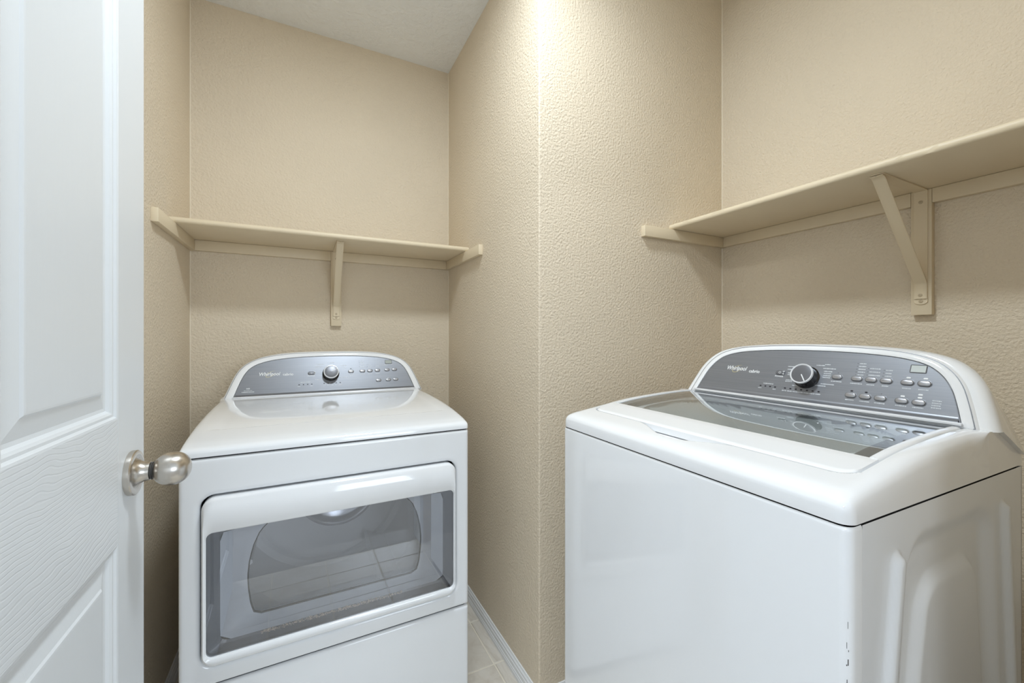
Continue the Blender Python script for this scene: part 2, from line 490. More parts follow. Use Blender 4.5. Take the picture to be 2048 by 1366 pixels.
for z in (0.25, 1.08, 1.95):
    lathe('hinge', [(0.006, -0.045), (0.006, 0.045)], M['nickel'], door, n=12, loc=(-0.004, -0.006, z))

KY, KZ = 0.962 - DY0, 0.9735
def knob(parent, sx):
    # axis along +x from the door face
    def L_(name, prof, mat, par):
        o = lathe(name, prof, mat, par, n=56, axis='X', angle=28)
        if sx < 0 and par is parent: o.rotation_euler = (0, 0, pi)
        return o
    r = L_('knob', [(0.0, 0.0), (0.0385, 0.0), (0.0392, 0.002), (0.0392, 0.0080), (0.0378, 0.0098), (0.034, 0.0105), (0.0312, 0.0104), (0.0272, 0.0090),
                    (0.0235, 0.0108), (0.0200, 0.0140), (0.0175, 0.0190), (0.0163, 0.0240), (0.0160, 0.0285)], M['nickel'], parent)
    r.location = (0 if sx > 0 else -DT, KY, KZ)
    tag(r, 'brushed nickel knob with round rose')
    L_('collar', [(0.0160, 0.0283), (0.0135, 0.0287), (0.0135, 0.0305), (0.0158, 0.0308), (0.0158, 0.0318), (0.0135, 0.0322), (0.0135, 0.0335)], M['knobpin'], r)
    pr = []
    for i in range(29):
        t = i / 28; a = pi * (0.14 + 0.86 * t)
        rr = 0.0300 * sin(a) ** 0.88 if t < 1 else 0.0
        pr.append((rr, 0.0595 - 0.0285 * cos(a)))
    L_('knob_ball', [(0.0, 0.0325)] + pr, M['nickel'], r)
    return r
knob(door, 1); 
kb = knob(door, -1)
box('latch_plate', (-0.031, L - 0.001, KZ - 0.028), (-0.006, L + 0.0008, KZ + 0.028), M['nickel'], door)

# ------------------------------------------------------------------ shelves
def screw(parent, loc, rot):
    me = M.setdefault('_screw', None)
    if me is None:
        V = []; F = []; n = 14
        for r, h in ((0.0050, 0), (0.0048, 0.0010), (0.0034, 0.0016), (0.0012, 0.0015), (0.0009, 0.0008)):
            V += [(r * cos(2 * pi * i / n), r * sin(2 * pi * i / n), h) for i in range(n)]
        for k in range(4):
            for i in range(n):
                F.append((k * n + i, k * n + (i + 1) % n, (k + 1) * n + (i + 1) % n, (k + 1) * n + i))
        F.append(tuple(range(4 * n, 5 * n)))
        me = M['_screw'] = mesh_data('screw', V, F, M['screw'], True, 30)
    return place('screw', me, parent, loc, rot)

def rounded_strip(name, pts, width, th, mat, parent, nrm_up):
    """flat strip along pts (in the local yz plane), width along x"""
    V = []; F = []
    n = len(pts)
    for i, (y, z) in enumerate(pts):
        ty = pts[min(i + 1, n - 1)][0] - pts[max(i - 1, 0)][0]; tz = pts[min(i + 1, n - 1)][1] - pts[max(i - 1, 0)][1]
        l = sqrt(ty * ty + tz * tz); ny, nz = -tz / l, ty / l
        if nrm_up < 0: ny, nz = -ny, -nz
        h = width / 2
        prof = [(-h, 0), (-h, th * 0.6), (-h * 0.86, th * 0.95), (-h * 0.45, th * 1.12), (h * 0.45, th * 1.12), (h * 0.86, th * 0.95), (h, th * 0.6), (h, 0)]
        for (x, d) in prof: V.append((x, y + ny * d, z + nz * d))
    m = 8
    for i in range(n - 1):
        for k in range(m):
            F.append((i * m + k, i * m + (k + 1) % m, (i + 1) * m + (k + 1) % m, (i + 1) * m + k))
    F += [tuple(range(m)), tuple(range((n - 1) * m, n * m))]
    return obj(name, V, F, mat, parent, True, 40)

def tongue(x0, x1, y0, y1, flip):
    """plan outline of a strip with one rounded end, in (x, along)"""
    P = [(x0, y0), (x1, y0)]; r = (x1 - x0) / 2; s = 1 if y1 > y0 else -1
    for i in range(9):
        a = pi * i / 8; P.append(((x0 + x1) / 2 + r * cos(a), y1 - s * r * 0.55 + s * r * 0.55 * sin(a)))
    return P

def wall_shelf(name, loc, rz, length, depth, cleats, zs, zc, bx, zbot, label, rough_edge=False):
    """local frame: x along the wall (to the right seen from the room), y out from the wall towards -y, z up; wall at y=0.
    cleats: list of (side, projection) ; zs underside of the board; zc underside of the cleats"""
    t = empty(name, (loc[0], loc[1], 0), rz, label, 'shelf')
    th = 0.0205
    # board with a rounded front edge
    pr = [(0, zs), (-depth + 0.006, zs), (-depth + 0.0018, zs + 0.003), (-depth, zs + 0.009), (-depth + 0.0012, zs + 0.0165), (-depth + 0.006, zs + th - 0.0008), (-depth + 0.012, zs + th), (0, zs + th)]
    nseg = 90 if rough_edge else 2
    V = []; F = []; n = len(pr)
    rnd = random.Random(3)
    for i in range(nseg + 1):
        x = 0.001 + (length - 0.002) * i / nseg
        for k, (y, z) in enumerate(pr):
            j = (rnd.random() - 0.5) * 0.0016 if (rough_edge and 1 < k < 7) else 0
            V.append((x, y + j, z + j * 0.8))
    for i in range(nseg):
        for k in range(n):
            F.append((i * n + k, i * n + (k + 1) % n, (i + 1) * n + (k + 1) % n, (i + 1) * n + k))
    F += [tuple(range(n)), tuple(range(nseg * n, (nseg + 1) * n))]
    obj('shelf_board', V, F, M['shelf'], t, True, 50)
    ct = 0.019
    bw = 0.0445
    # back cleat in two lengths with the upright between them
    box('cleat', (ct if 'L' in cleats else 0.0, -ct, zc), (bx - bw / 2 - 0.0006, 0, zs - 0.0006), M['shelf'], t, bev=0.0012, seg=2)
    box('cleat', (bx + bw / 2 + 0.0006, -ct, zc), (length - (ct if 'R' in cleats else 0.0), 0, zs - 0.0006), M['shelf'], t, bev=0.0012, seg=2)
    if 'L' in cleats: box('cleat', (0, -cleats['L'], zc - 0.0008), (ct, 0, zs - 0.0008), M['shelf'], t, bev=0.0012, seg=2)
    if 'R' in cleats: box('cleat', (length - ct, -cleats['R'], zc - 0.0008), (length, 0, zs - 0.0008), M['shelf'], t, bev=0.0012, seg=2)
    box('upright', (bx - bw / 2, -ct, zbot), (bx + bw / 2, 0, zs - 0.0006), M['shelf'], t, bev=0.0012, seg=2)
    # steel bracket: wall leg and shelf leg in one bent strip, brace and screws on it
    hw = 0.0145; g = 0.0028; yw = -ct; zlo = zbot + 0.030; tip = -depth + 0.030
    legs = []
    P1 = tongue(-hw, hw, zs - 0.002, zlo, 1)
    n1 = len(P1)
    V = [(bx + x, yw, z) for x, z in P1] + [(bx + x, yw - g, z) for x, z in P1]
    F = [tuple(range(n1)), tuple(range(n1, 2 * n1))] + [(i, (i + 1) % n1, n1 + (i + 1) % n1, n1 + i) for i in range(n1)]
    P2 = tongue(-hw, hw, yw, tip, 1)
    o_ = len(V)
    V += [(bx + x, y, zs - 0.0005) for x, y in P2] + [(bx + x, y, zs - 0.0005 - g) for x, y in P2]
    F += [tuple(o_ + i for i in range(n1)), tuple(o_ + i for i in range(n1, 2 * n1))] + [(o_ + i, o_ + (i + 1) % n1, o_ + n1 + (i + 1) % n1, o_ + n1 + i) for i in range(n1)]
    br = obj('bracket', V, F, M['shelf'], t)
    tag(br, 'painted steel shelf bracket with diagonal brace')
    zb0 = zlo + 0.016                                      # foot of the brace
    pts = [(yw - g - 0.0002, zb0), (yw - g - 0.0002, zb0 + 0.040), (yw - g - 0.003, zb0 + 0.048),
           (tip + 0.024, zs - g - 0.010), (tip + 0.015, zs - g - 0.004), (tip + 0.004, zs - g - 0.002)]
    s = rounded_strip('brace', pts, 0.0275, 0.0032, M['shelf'], br, 1)
    s.location = (bx, 0, 0)
    screw(br, (bx, yw - g, zlo + 0.009), (pi / 2, 0, 0))
    screw(br, (bx, yw - g, zs - 0.034), (pi / 2, 0, 0))
    screw(br, (bx, yw - g - 0.0034, zb0 + 0.010), (pi / 2, 0, 0))
    screw(br, (bx, tip - 0.006 + 0.014, zs - 0.0005 - g - 0.003), (pi, 0, 0))
    return t

wall_shelf('wall_shelf', (XL, YB), 0.0, XA - XL, 0.305, {'L': 0.488, 'R': 0.468}, 1.6135, 1.5700, 0.137 - XL, 1.267,
           'beige painted shelf on cleats above the dryer')
wall_shelf('wall_shelf', (XR, YC), radians(-90), YC - YF, 0.316, {'L': 0.459}, 1.6345, 1.5940, YC - 0.5195, 1.279,
           'beige painted shelf with rough front edge above the washer', rough_edge=True)

# ------------------------------------------------------------------ control console shared by both machines
class Plane:
    def __init__(s, cx, yb, zb, tilt):
        s.cx, s.yb, s.zb, s.t = cx, yb, zb, radians(tilt)
        s.rot = (pi / 2 - s.t, 0, 0)
    def p(s, u, v, d=0.0):
        return (s.cx + u, s.yb + v * sin(s.t) - d * cos(s.t), s.zb + v * cos(s.t) + d * sin(s.t))

def half_resample(P, n):
    ds = [0]
    for a, b in zip(P, P[1:]): ds.append(ds[-1] + sqrt((a[0] - b[0]) ** 2 + (a[1] - b[1]) ** 2))
    return [(interp(list(zip(ds, [p[0] for p in P])), ds[-1] * i / n), interp(list(zip(ds, [p[1] for p in P])), ds[-1] * i / n)) for i in range(n + 1)]

def outline(half):
    """closed loop, counter-clockwise, from a half outline listed from the base up to the middle"""
    h = half_resample(smooth_curve(half, 8), 46)
    right = h[:-1]; top = [h[-1]]; left = [(-u, v) for u, v in reversed(right)]
    nb = 12; u0 = right[0][0]; v0 = right[0][1]
    basep = [(-u0 + 2 * u0 * i / nb, v0) for i in range(1, nb)]
    return right + top + left + basep

def pill(w_, h_, n=6):
    return rrect(-w_ / 2, w_ / 2, -h_ / 2, h_ / 2, h_ / 2 * 0.98, n)

def pill_data(name, w_, h_, mat, hgt, dome=True):
    P = pill(w_, h_)
    loops = [[(x, y, 0) for x, y in P], [(x, y, hgt * 0.6) for x, y in P],
             [(x * 0.95, y * 0.90, hgt * 0.9) for x, y in P], [(x * 0.82, y * 0.62, hgt) for x, y in P]]
    V = [p for l in loops for p in l]; n = len(P); F = []
    for k in range(3):
        for i in range(n): F.append((k * n + i, k * n + (i + 1) % n, (k + 1) * n + (i + 1) % n, (k + 1) * n + i))
    F.append(tuple(range(3 * n, 4 * n)))
    return mesh_data(name, V, F, mat, True, 60)

def console(root, pl, outer, inner, wb, yback, zbase_back, ztop_back, spec):
    O = outline(outer); I = outline(inner)
    vmax = max(v for u, v in O); umax = max(u for u, v in O)
    n = len(O)
    # housing: lip round the panel, rounded shoulder, then back to the rear
    loops = [[pl.p(u, v, -0.004) for u, v in I], [pl.p(u, v, 0.0035) for u, v in I],
             [pl.p(u, v, 0.0045) for u, v in grow(I, 0.0035)],
             [pl.p(u, v, 0.0030) for u, v in O], [pl.p(u, v, -0.002) for u, v in grow(O, 0.004)]]
    k = wb / umax
    def shoulder(f, y_off):
        out = []
        for u, v in O:
            uu = u * (1 + (k - 1) * f)
            vv = v + 0.006 * f * (v / vmax)
            p = pl.p(uu, vv, 0)
            out.append((p[0], p[1] + y_off, p[2]))
        return out
    for f_, o_ in ((0.40, 0.002), (0.72, 0.006), (0.92, 0.012), (0.995, 0.020), (1.0, 0.026)): loops.append(shoulder(f_, o_))
    zt = pl.p(0, vmax, 0)[2]
    def rear(y, f, zb_, zt_):
        out = []
        for u, v in O:
            uu = u * k * f
            out.append((pl.cx * 1.0 + uu, y, zb_ + (zt_ - zb_) * v / vmax))
        return out
    ym = (pl.yb + vmax * sin(pl.t) + 0.032 + yback) / 2
    loops.append(rear(yback - 0.012, 1.0, zbase_back, ztop_back)); loops.append(rear(yback, 0.985, zbase_back, ztop_back - 0.008))
    hs = loft('console_housing', loops, M['plastic'], root, cap0=True, cap1=True, angle=50)
    sm = loft('console_seam', [[pl.p(u, v, 0.0034) for u, v in grow(O, -0.0014)], [pl.p(u, v, 0.0033) for u, v in grow(O, 0.0001)]], M['silver_dark'], hs, smooth=False)
    # grey control panel, its foot rolled forward
    G = grow(I, -0.0012)
    loopsP = [[pl.p(u, v, 0.0) for u, v in G], [pl.p(u, v, 0.0018) for u, v in G], [pl.p(u, v, 0.0022) for u, v in grow(G, -0.0012)]]
    cp = loft('control_panel', loopsP, M['panel'], root, cap1=True, smooth=False)
    tag(cp, 'brushed grey control panel')
    ub = I[0][0]
    # rolled strip at the foot of the panel and the pale sill below it
    V = []; F = []
    prof = [(0.0015, 0.0022), (0.0015, 0.0085), (0.0035, 0.0080), (0.0060, 0.0058), (0.0085, 0.0038), (0.0115, 0.0026), (0.014, 0.0022)]
    for s in (-1, 1):
        for v, d in prof: V.append(pl.p(s * (ub - 0.004 - v * 0.25), v, d))
    m = len(prof)
    F = [(i, i + 1, m + i + 1, m + i) for i in range(m - 1)]
    obj('panel_foot', V, F, M['panel'], cp, True, 60)
    V = []; prof = [(-0.0045, 0.001), (-0.0045, 0.0105), (-0.0015, 0.0115), (0.0014, 0.0105), (0.0014, 0.001)]
    for s in (-1, 1):
        for v, d in prof: V.append(pl.p(s * (ub + 0.001), v, d))
    m = len(prof)
    F = [(i, (i + 1) % m, m + (i + 1) % m, m + i) for i in range(m)] + [tuple(range(m)), tuple(range(m, 2 * m))]
    obj('panel_sill', V, F, M['bezel'], cp)
    SURF = 0.0022
    at = lambda u, v, d=0.0: pl.p(u, v, SURF + d)
    # buttons
    bw, bh = spec['bsize']
    ring = pill_data('button_well', bw * 1.16, bh * 1.28, M['silver_dark'], 0.0005)
    btn = pill_data('button', bw, bh, M['silver'], 0.0034)
    for (u, v) in spec['buttons']:
        b_ = place('button', btn, root, at(u, v), pl.rot)
        place('button_well', ring, b_)
    u, v, pwid, ph = spec['power']
    b_ = place('power_button', pill_data('power_button', pwid, ph, M['silver_dark'], 0.0026), root, at(u, v), pl.rot)
    place('power_symbol', mesh_data('power_symbol', *arc_ring(0.0030, 0.0022, 50, 400), M['print']), b_, (0, 0, 0.0027))
    place('power_lamp', pill_data('power_lamp', 0.0035, ph * 0.75, M['led_pale'], 0.0008), b_, (pwid * 0.42, 0, 0.0018))
    # display
    u, v, dw, dh = spec['lcd']
    fr = place('display', box_data('display', (-dw / 2, -dh / 2, 0), (dw / 2, dh / 2, 0.0006), M[spec.get('lcdmat', 'lcd')]), root, at(u, v), pl.rot)
    place('display_frame', mesh_data('display_frame', *frame_strip(dw, dh, 0.0016, 0.0012), M['panel']), fr)
    # indicator lights
    led = pill_data('indicator_light', 0.0052, 0.0036, M['led'], 0.0005)
    ledp = pill_data('indicator_light', 0.0075, 0.0036, M['led_pale'], 0.0005)
    dot = pill_data('indicator_light', 0.0022, 0.0022, M['silver_dark'], 0.0003)
    for (u, v) in spec['dots']: place('indicator_light', dot, root, at(u, v), pl.rot)
    for (u, v) in spec['leds']: place('indicator_light', led, root, at(u, v), pl.rot)
    for (u, v) in spec.get('leds_pale', []): place('indicator_light', ledp, root, at(u, v), pl.rot)
    # lettering
    for (s, u, v, size, shear, bold, mat, width) in spec['text']:
        place('lettering', text_data(s, size, M[mat], shear, bold, 0.00012, 1.0, width=width), root, at(u, v, 0.00005), pl.rot)
    # the gold ring through the brand name
    u, v, rw, rh = spec['swoosh']
    V = []; F = []; N = 40
    for i in range(N + 1):
        a = radians(20 + 320 * i / N); w_ = 0.0011 * sin(pi * i / N) + 0.0001
        tilt = radians(32)
        for s in (-1, 1):
            x = (rw + s * w_) * cos(a); y = (rh + s * w_) * sin(a)
            V.append((x * cos(tilt) - y * sin(tilt), x * sin(tilt) + y * cos(tilt), 0.0))
    F = [(2 * i, 2 * i + 1, 2 * i + 3, 2 * i + 2) for i in range(N)]
    place('logo_ring', mesh_data('logo_ring', V, F, M['gold']), root, at(u, v, 0.0001), pl.rot)
    # captions too small to read: thin printed dashes
    V = []; F = []
    for (u, v, wd, hd) in spec['marks']:
        x = u - wd / 2; rr = random.Random(int(abs(u * 9999 + v * 777)))
        while x < u + wd / 2 - 0.001:
            l = 0.0008 + rr.random() * 0.0014; hh = hd * (0.55 + 0.45 * rr.random())
            o_ = len(V)
            V += [(x, v - hh / 2, 0), (x + l, v - hh / 2, 0), (x + l, v + hh / 2, 0), (x, v + hh / 2, 0)]
            F.append((o_, o_ + 1, o_ + 2, o_ + 3)); x += l + 0.0005
    mk = place('printed_captions', mesh_data('printed_captions', V, F, M['print_faint']), root, at(0, 0, 0.0001), pl.rot)
    mk['kind'] = 'stuff'
    # dial
    u, v, r, hgt, ang = spec['dial']
    d_ = lathe('dial', [(r * 1.12, 0.0), (r * 1.12, 0.002), (r * 1.03, 0.004), (r * 0.99, hgt * 0.55), (r * 1.0, hgt - 0.003), (r * 0.99, hgt - 0.0005), (r * 0.9, hgt - 0.0005)], M['black'], root, n=64)
    d_.location = at(u, v); d_.rotation_euler = pl.rot
    lathe('dial_rim', [(r * 1.0, hgt - 0.004), (r * 1.012, hgt - 0.001), (r * 0.99, hgt + 0.0006), (r * 0.93, hgt + 0.0008), (r * 0.885, hgt - 0.0002)], M['chrome'] if False else M['bezel'], d_, n=64)
    lathe('dial_cap', [(0.0, hgt + 0.0012), (r * 0.45, hgt + 0.0009), (r * 0.75, hgt + 0.0003), (r * 0.89, hgt - 0.0003)], M['dial_cap'], d_, n=64)
    p_ = box('dial_pointer', (r * 0.12, -0.0011, 0), (r * 0.90, 0.0011, 0.0008), M['print'], d_)
    p_.location = (0, 0, hgt + 0.0009); p_.rotation_euler = (0, 0, radians(ang))
    return hs

def arc_ring(r1, r0, a0, a1, n=24):
    V = []; F = []
    for i in range(n + 1):
        a = radians(a0 + (a1 - a0) * i / n)
        V += [(r0 * cos(a), r0 * sin(a), 0), (r1 * cos(a), r1 * sin(a), 0)]
    F = [(2 * i, 2 * i + 1, 2 * i + 3, 2 * i + 2) for i in range(n)]
    return V, F

def frame_strip(w_, h_, t_, z):
    a = rrect(-w_ / 2, w_ / 2, -h_ / 2, h_ / 2, 0.0005, 1); b = rrect(-w_ / 2 - t_, w_ / 2 + t_, -h_ / 2 - t_, h_ / 2 + t_, 0.001, 1)
    V = [(x, y, z * 0.3) for x, y in a] + [(x, y, z) for x, y in b]; n = len(a)
    return V, [(i, (i + 1) % n, n + (i + 1) % n, n + i) for i in range(n)]

def deck_grid(name, xs, ys, side, prof, seam, extra, mat, parent, hole=None, angle=40, sharp=None, corner=0.0):
    """height field with side roll-off; side: function x->0..1, prof: function (x,y)->z"""
    V = []; F = []; nx = len(xs)
    for (y, fy) in ys:
        for (x, fx) in xs:
            if sharp and 0 < fx < 1: fx2 = fx + (1 - fx) * sharp(y)
            else: fx2 = fx
            z = seam + (prof(x, y) - seam) * min(fx2, 1) * fy
            X_, Y_ = x, y
            if corner:                                   # round the two front corners in plan
                wmax = xs[-1][0]; du = (abs(x) - (wmax - corner)) / corner; dv = (corner - y) / corner
                if du > 0 and dv > 0:
                    uu = du * sqrt(1 - dv * dv / 2); vv = dv * sqrt(1 - du * du / 2)
                    X_ = math.copysign(wmax - corner + corner * uu, x); Y_ = corner - corner * vv
            V.append((X_, Y_, z - (extra(x, y) if (fx >= 1 and fy >= 1) else 0)))
    for j in range(len(ys) - 1):
        for i in range(nx - 1):
            if hole:
                cx = (xs[i][0] + xs[i + 1][0]) / 2; cy = (ys[j][0] + ys[j + 1][0]) / 2
                if hole(cx, cy): continue
            F.append((j * nx + i, j * nx + i + 1, (j + 1) * nx + i + 1, (j + 1) * nx + i))
    return obj(name, V, F, mat, parent, True, angle)

def edge_list(half, n, edge):
    """symmetric list of (coordinate, factor) with a rolled edge"""
    left = [(-half + o_, f) for o_, f in edge]
    i0 = -half + edge[-1][0]
    mid = [(i0 + (-2 * i0) * i / n, 1.0) for i in range(1, n)]
    right = [(half - o_, f) for o_, f in reversed(edge)]
    return left + mid + right

EDGE = [(0, 0.0), (0, 0.30), (0.0006, 0.50), (0.0025, 0.70), (0.006, 0.85), (0.011, 0.94), (0.018, 0.985), (0.026, 1.0)]

# ------------------------------------------------------------------ dryer
dry = empty('clothes_dryer', (0.103, 1.2321, 0), radians(0.7), 'white front-loading dryer with a wide tinted window, in the alcove', 'dryer')
W = 0.3685; DD = 0.735; SEAM = 0.9225
FT, FB = SEAM - 0.0015, 0.3640
outer_r = rrect(-W, W, FB, FT, 0.004, 6)
ins = lambda k: rrect(-W + k, W - k, FB + k, FT - k, 0.004, 6)
low_i = lambda k: rrect(-W + k, W - k, 0.035 + k, FB - 0.0045 - k, 0.004, 6)
hole = rrect(-0.3275, 0.3275, 0.4100, 0.8290, 0.032, 6)
def xz(loop, y): return [(x, y, z) for x, z in loop]
loft('front_panel', [xz(outer_r, 0.030), xz(outer_r, 0.010), xz(ins(0.0012), 0.004), xz(ins(0.004), 0.0008), xz(ins(0.009), 0.0), xz(ins(0.013), 0.0),
                     xz(grow(hole, 0.014), 0.0), xz(grow(hole, 0.010), 0.0), xz(grow(hole, 0.004), 0.0012), xz(hole, 0.006), xz(hole, 0.030)], M['enamel'], dry, angle=70)
low_r = rrect(-W, W, 0.035, FB - 0.0045, 0.004, 6)
loft('lower_panel', [xz(low_r, 0.030), xz(low_r, 0.010), xz(low_i(0.0012), 0.004), xz(low_i(0.004), 0.0008), xz(low_i(0.009), 0.0), xz(low_i(0.013), 0.0)], M['enamel'], dry, cap0=True, cap1=True, angle=70)
for s in (-1, 1):
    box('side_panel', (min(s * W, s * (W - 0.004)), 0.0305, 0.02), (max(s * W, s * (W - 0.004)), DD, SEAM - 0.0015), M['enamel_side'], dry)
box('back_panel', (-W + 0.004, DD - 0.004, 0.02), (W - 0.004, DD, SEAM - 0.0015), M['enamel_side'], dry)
for a_, b_ in ([((-W + 0.004, 0.0305, SEAM - 0.010), (W - 0.004, DD - 0.004, SEAM + 0.004)),
                          ((-W + 0.010, 0.010, FB - 0.020), (W - 0.010, 0.030, FB + 0.004)),
                          ((-W + 0.006, 0.006, SEAM - 0.010), (W - 0.006, 0.0305, SEAM + 0.004)),
                          ((-W + 0.004, 0.0305, 0.02), (W - 0.004, DD - 0.004, 0.03))]):
    box('dark_filler', a_, b_, M['gap'], dry)  # near-black filler boxes, their colour puts the shade into the seams
for sx in (-1, 1):
    for yy in (0.06, DD - 0.06):
        lathe('foot', [(0.02, 0.0), (0.02, 0.010), (0.008, 0.011), (0.008, 0.03)], M['gap'], dry, n=16, loc=(sx * (W - 0.05), yy, 0))

DPROF = smooth_curve([(0, 0.934), (0.003, 0.9395), (0.010, 0.9445), (0.022, 0.9485), (0.045, 0.9540), (0.09, 0.9610), (0.15, 0.9685), (0.22, 0.9745), (0.32, 0.9798), (0.45, 0.9835), (0.60, 0.9850), (0.735, 0.985)], 8)
def dprof(x, y):
    z = interp(DPROF, y)
    return z - 0.0022 * sstep(0.120, 0.130, y) * (1 - sstep(0.30, 0.325, abs(x))) * (1 - sstep(0.45, 0.62, y))
dys = [(0, 0.0), (0, 1.0)] + [(p[0], 1.0) for p in DPROF[2::2] if p[0] < 0.118]
dys += [(0.118 + 0.001 * i, 1.0) for i in range(15)] + [(0.14 + 0.595 * i / 40, 1.0) for i in range(41)]
# the deck is a fraction narrower towards the console, as its sides lean in
EDGE_D = [(0, 0.0), (0, 0.55), (0.0004, 0.70), (0.0015, 0.83), (0.0035, 0.92), (0.007, 0.97), (0.012, 0.993), (0.020, 1.0)]
deck_grid('top_deck', edge_list(W, 60, EDGE_D), dys, None, dprof, SEAM + 0.0016, lambda x, y: 0.0, M['enamel'], dry, angle=60, sharp=lambda y: sstep(0.55, 0.62, y), corner=0.008)

# door: frame, window, liner
dg = rrect(-0.3228, 0.3228, 0.4145, 0.8245, 0.029, 6)
gl = rrect(-0.3125, 0.3145, 0.4400, 0.7405, 0.014, 6)
loopsD = [xz(dg, 0.022), xz(dg, 0.000), xz(grow(dg, -0.0006), -0.007), xz(grow(dg, -0.0025), -0.0115), xz(grow(dg, -0.006), -0.0145)]
mid = [(a[0] * 0.45 + b[0] * 0.55, a[1] * 0.45 + b[1] * 0.55) for a, b in zip(grow(dg, -0.006), grow(gl, 0.006))]
loopsD += [xz(mid, -0.0172), xz(grow(gl, 0.0042), -0.0150), xz(grow(gl, 0.0022), -0.0135), xz(grow(gl, 0.0018), -0.0105), xz(grow(gl, 0.0002), -0.0100), xz(gl, -0.004)]
door_d = loft('door', loopsD, M['plastic'], dry, cap0=False, angle=50)
tag(door_d, 'white door frame with tinted window')
loft('window_glass', [xz(grow(gl, 0.0015), -0.0062), xz(grow(gl, 0.0015), -0.0092)], M['dryer_glass'], door_d, cap1=True, smooth=False)
# dark border behind the glass, then the pale liner that slopes back to the inner window
lin0 = rrect(-0.288, 0.2895, 0.4545, 0.7300, 0.018, 6)
loft('window_border', [xz(gl, -0.0055), xz(gl, 0.004), xz(grow(lin0, 0.006), 0.016), xz(lin0, 0.019)], M['border'], door_d, smooth=False)
half = [(-0.214, 0.4665), (-0.222, 0.476), (-0.229, 0.500), (-0.234, 0.540), (-0.236, 0.575), (-0.232, 0.615), (-0.223, 0.655), (-0.207, 0.692), (-0.185, 0.714)]
Dl = [(-x, z) for x, z in half] + list(reversed(half))          # right side going up, left side going down
# resample the D outline and the liner rectangle to the same number of points
def resample(loop, n):
    P = loop + [loop[0]]; ds = [0]
    for a, b in zip(P, P[1:]): ds.append(ds[-1] + sqrt((a[0] - b[0]) ** 2 + (a[1] - b[1]) ** 2))
    out = []
    for i in range(n):
        t = ds[-1] * i / n
        k = max(j for j in range(len(ds) - 1) if ds[j] <= t + 1e-12)
        f = (t - ds[k]) / (ds[k + 1] - ds[k] or 1)
        out.append((P[k][0] + (P[k + 1][0] - P[k][0]) * f, P[k][1] + (P[k + 1][1] - P[k][1]) * f))
    return out
def by_angle(loop, n, c):
    dense = resample(loop, 720); A = []
    for x, z in dense: A.append((math.atan2(z - c[1], x - c[0]), (x, z)))
    A.sort(); out = []
    for i in range(n):
        t = -pi + 2 * pi * (i + 0.5) / n
        out.append(min(A, key=lambda q: abs(q[0] - t))[1])
    return out
cc = (0.0, 0.575)
La = by_angle(lin0, 96, cc); Lb = by_angle(Dl, 96, cc)
lerp = lambda f: [(a[0] + (b[0] - a[0]) * f, a[1] + (b[1] - a[1]) * f) for a, b in zip(La, Lb)]
loft('door_liner', [xz(La, 0.019), xz(lerp(0.12), 0.024), xz(lerp(0.75), 0.066), xz(lerp(0.93), 0.073), xz(Lb, 0.074), xz(Lb, 0.090)], M['grey_inner'], door_d, angle=60)
loft('inner_window_seal', [xz(Lb, 0.0735), xz(grow(Lb, -0.0025), 0.0732), xz(grow(Lb, -0.0025), 0.080)], M['gap'], door_d, smooth=False)
loft('inner_window', [xz(grow(Lb, -0.002), 0.0745), xz(grow(Lb, -0.002), 0.0765)], M['inner_glass'], door_d, cap1=True, smooth=False)
# drum
dc = (0.0, 0.602); DRr = 0.305
def ring(r, y, n=72): return [(dc[0] + r * cos(2 * pi * i / n), y, dc[1] + r * sin(2 * pi * i / n)) for i in range(n)]
dm = loft('drum', [ring(0.290, 0.100), ring(0.300, 0.108), ring(DRr, 0.12), ring(DRr, 0.30), ring(DRr - 0.004, 0.31), ring(DRr, 0.32), ring(DRr, 0.585)], M['drum'], dry, angle=40)
loft('drum_rear', [ring(DRr, 0.585), ring(0.285, 0.596), ring(0.270, 0.590), ring(0.255, 0.602), ring(0.16, 0.602)], M['drum'], dm, cap1=True, angle=40)
loft('drum_hub', [[(x + 0.035, y, z) for x, y, z in ring(rr, y_)] for rr, y_ in ((0.158, 0.602), (0.155, 0.590), (0.144, 0.584), (0.130, 0.590), (0.120, 0.600), (0.05, 0.596))], M['hub'], dm, cap1=True, angle=50)
for a in (65, 185, 305):
    r0, r1 = DRr, DRr - 0.075
    a0, a1, a2 = radians(a - 8), radians(a), radians(a + 8)
    V = []
    for y in (0.14, 0.56):
        for aa, rr in ((a0, r0), (a1 - 0.02, r1), (a1 + 0.02, r1), (a2, r0)):
            V.append((dc[0] + rr * cos(aa), y, dc[1] + rr * sin(aa)))
    obj('drum_baffle', V, [(0, 1, 5, 4), (1, 2, 6, 5), (2, 3, 7, 6), (0, 1, 2, 3), (4, 5, 6, 7)], M['drum'], dm)
# dark bulkhead between liner and drum, kept behind the door
loft('bulkhead', [xz(by_angle(rrect(-0.33, 0.33, 0.40, 0.835, 0.02, 6), 96, cc), 0.0302), xz(by_angle(rrect(-0.33, 0.33, 0.40, 0.835, 0.02, 6), 96, cc), 0.098), xz(grow(Lb, 0.004), 0.098)], M['gap'], dry, smooth=False)
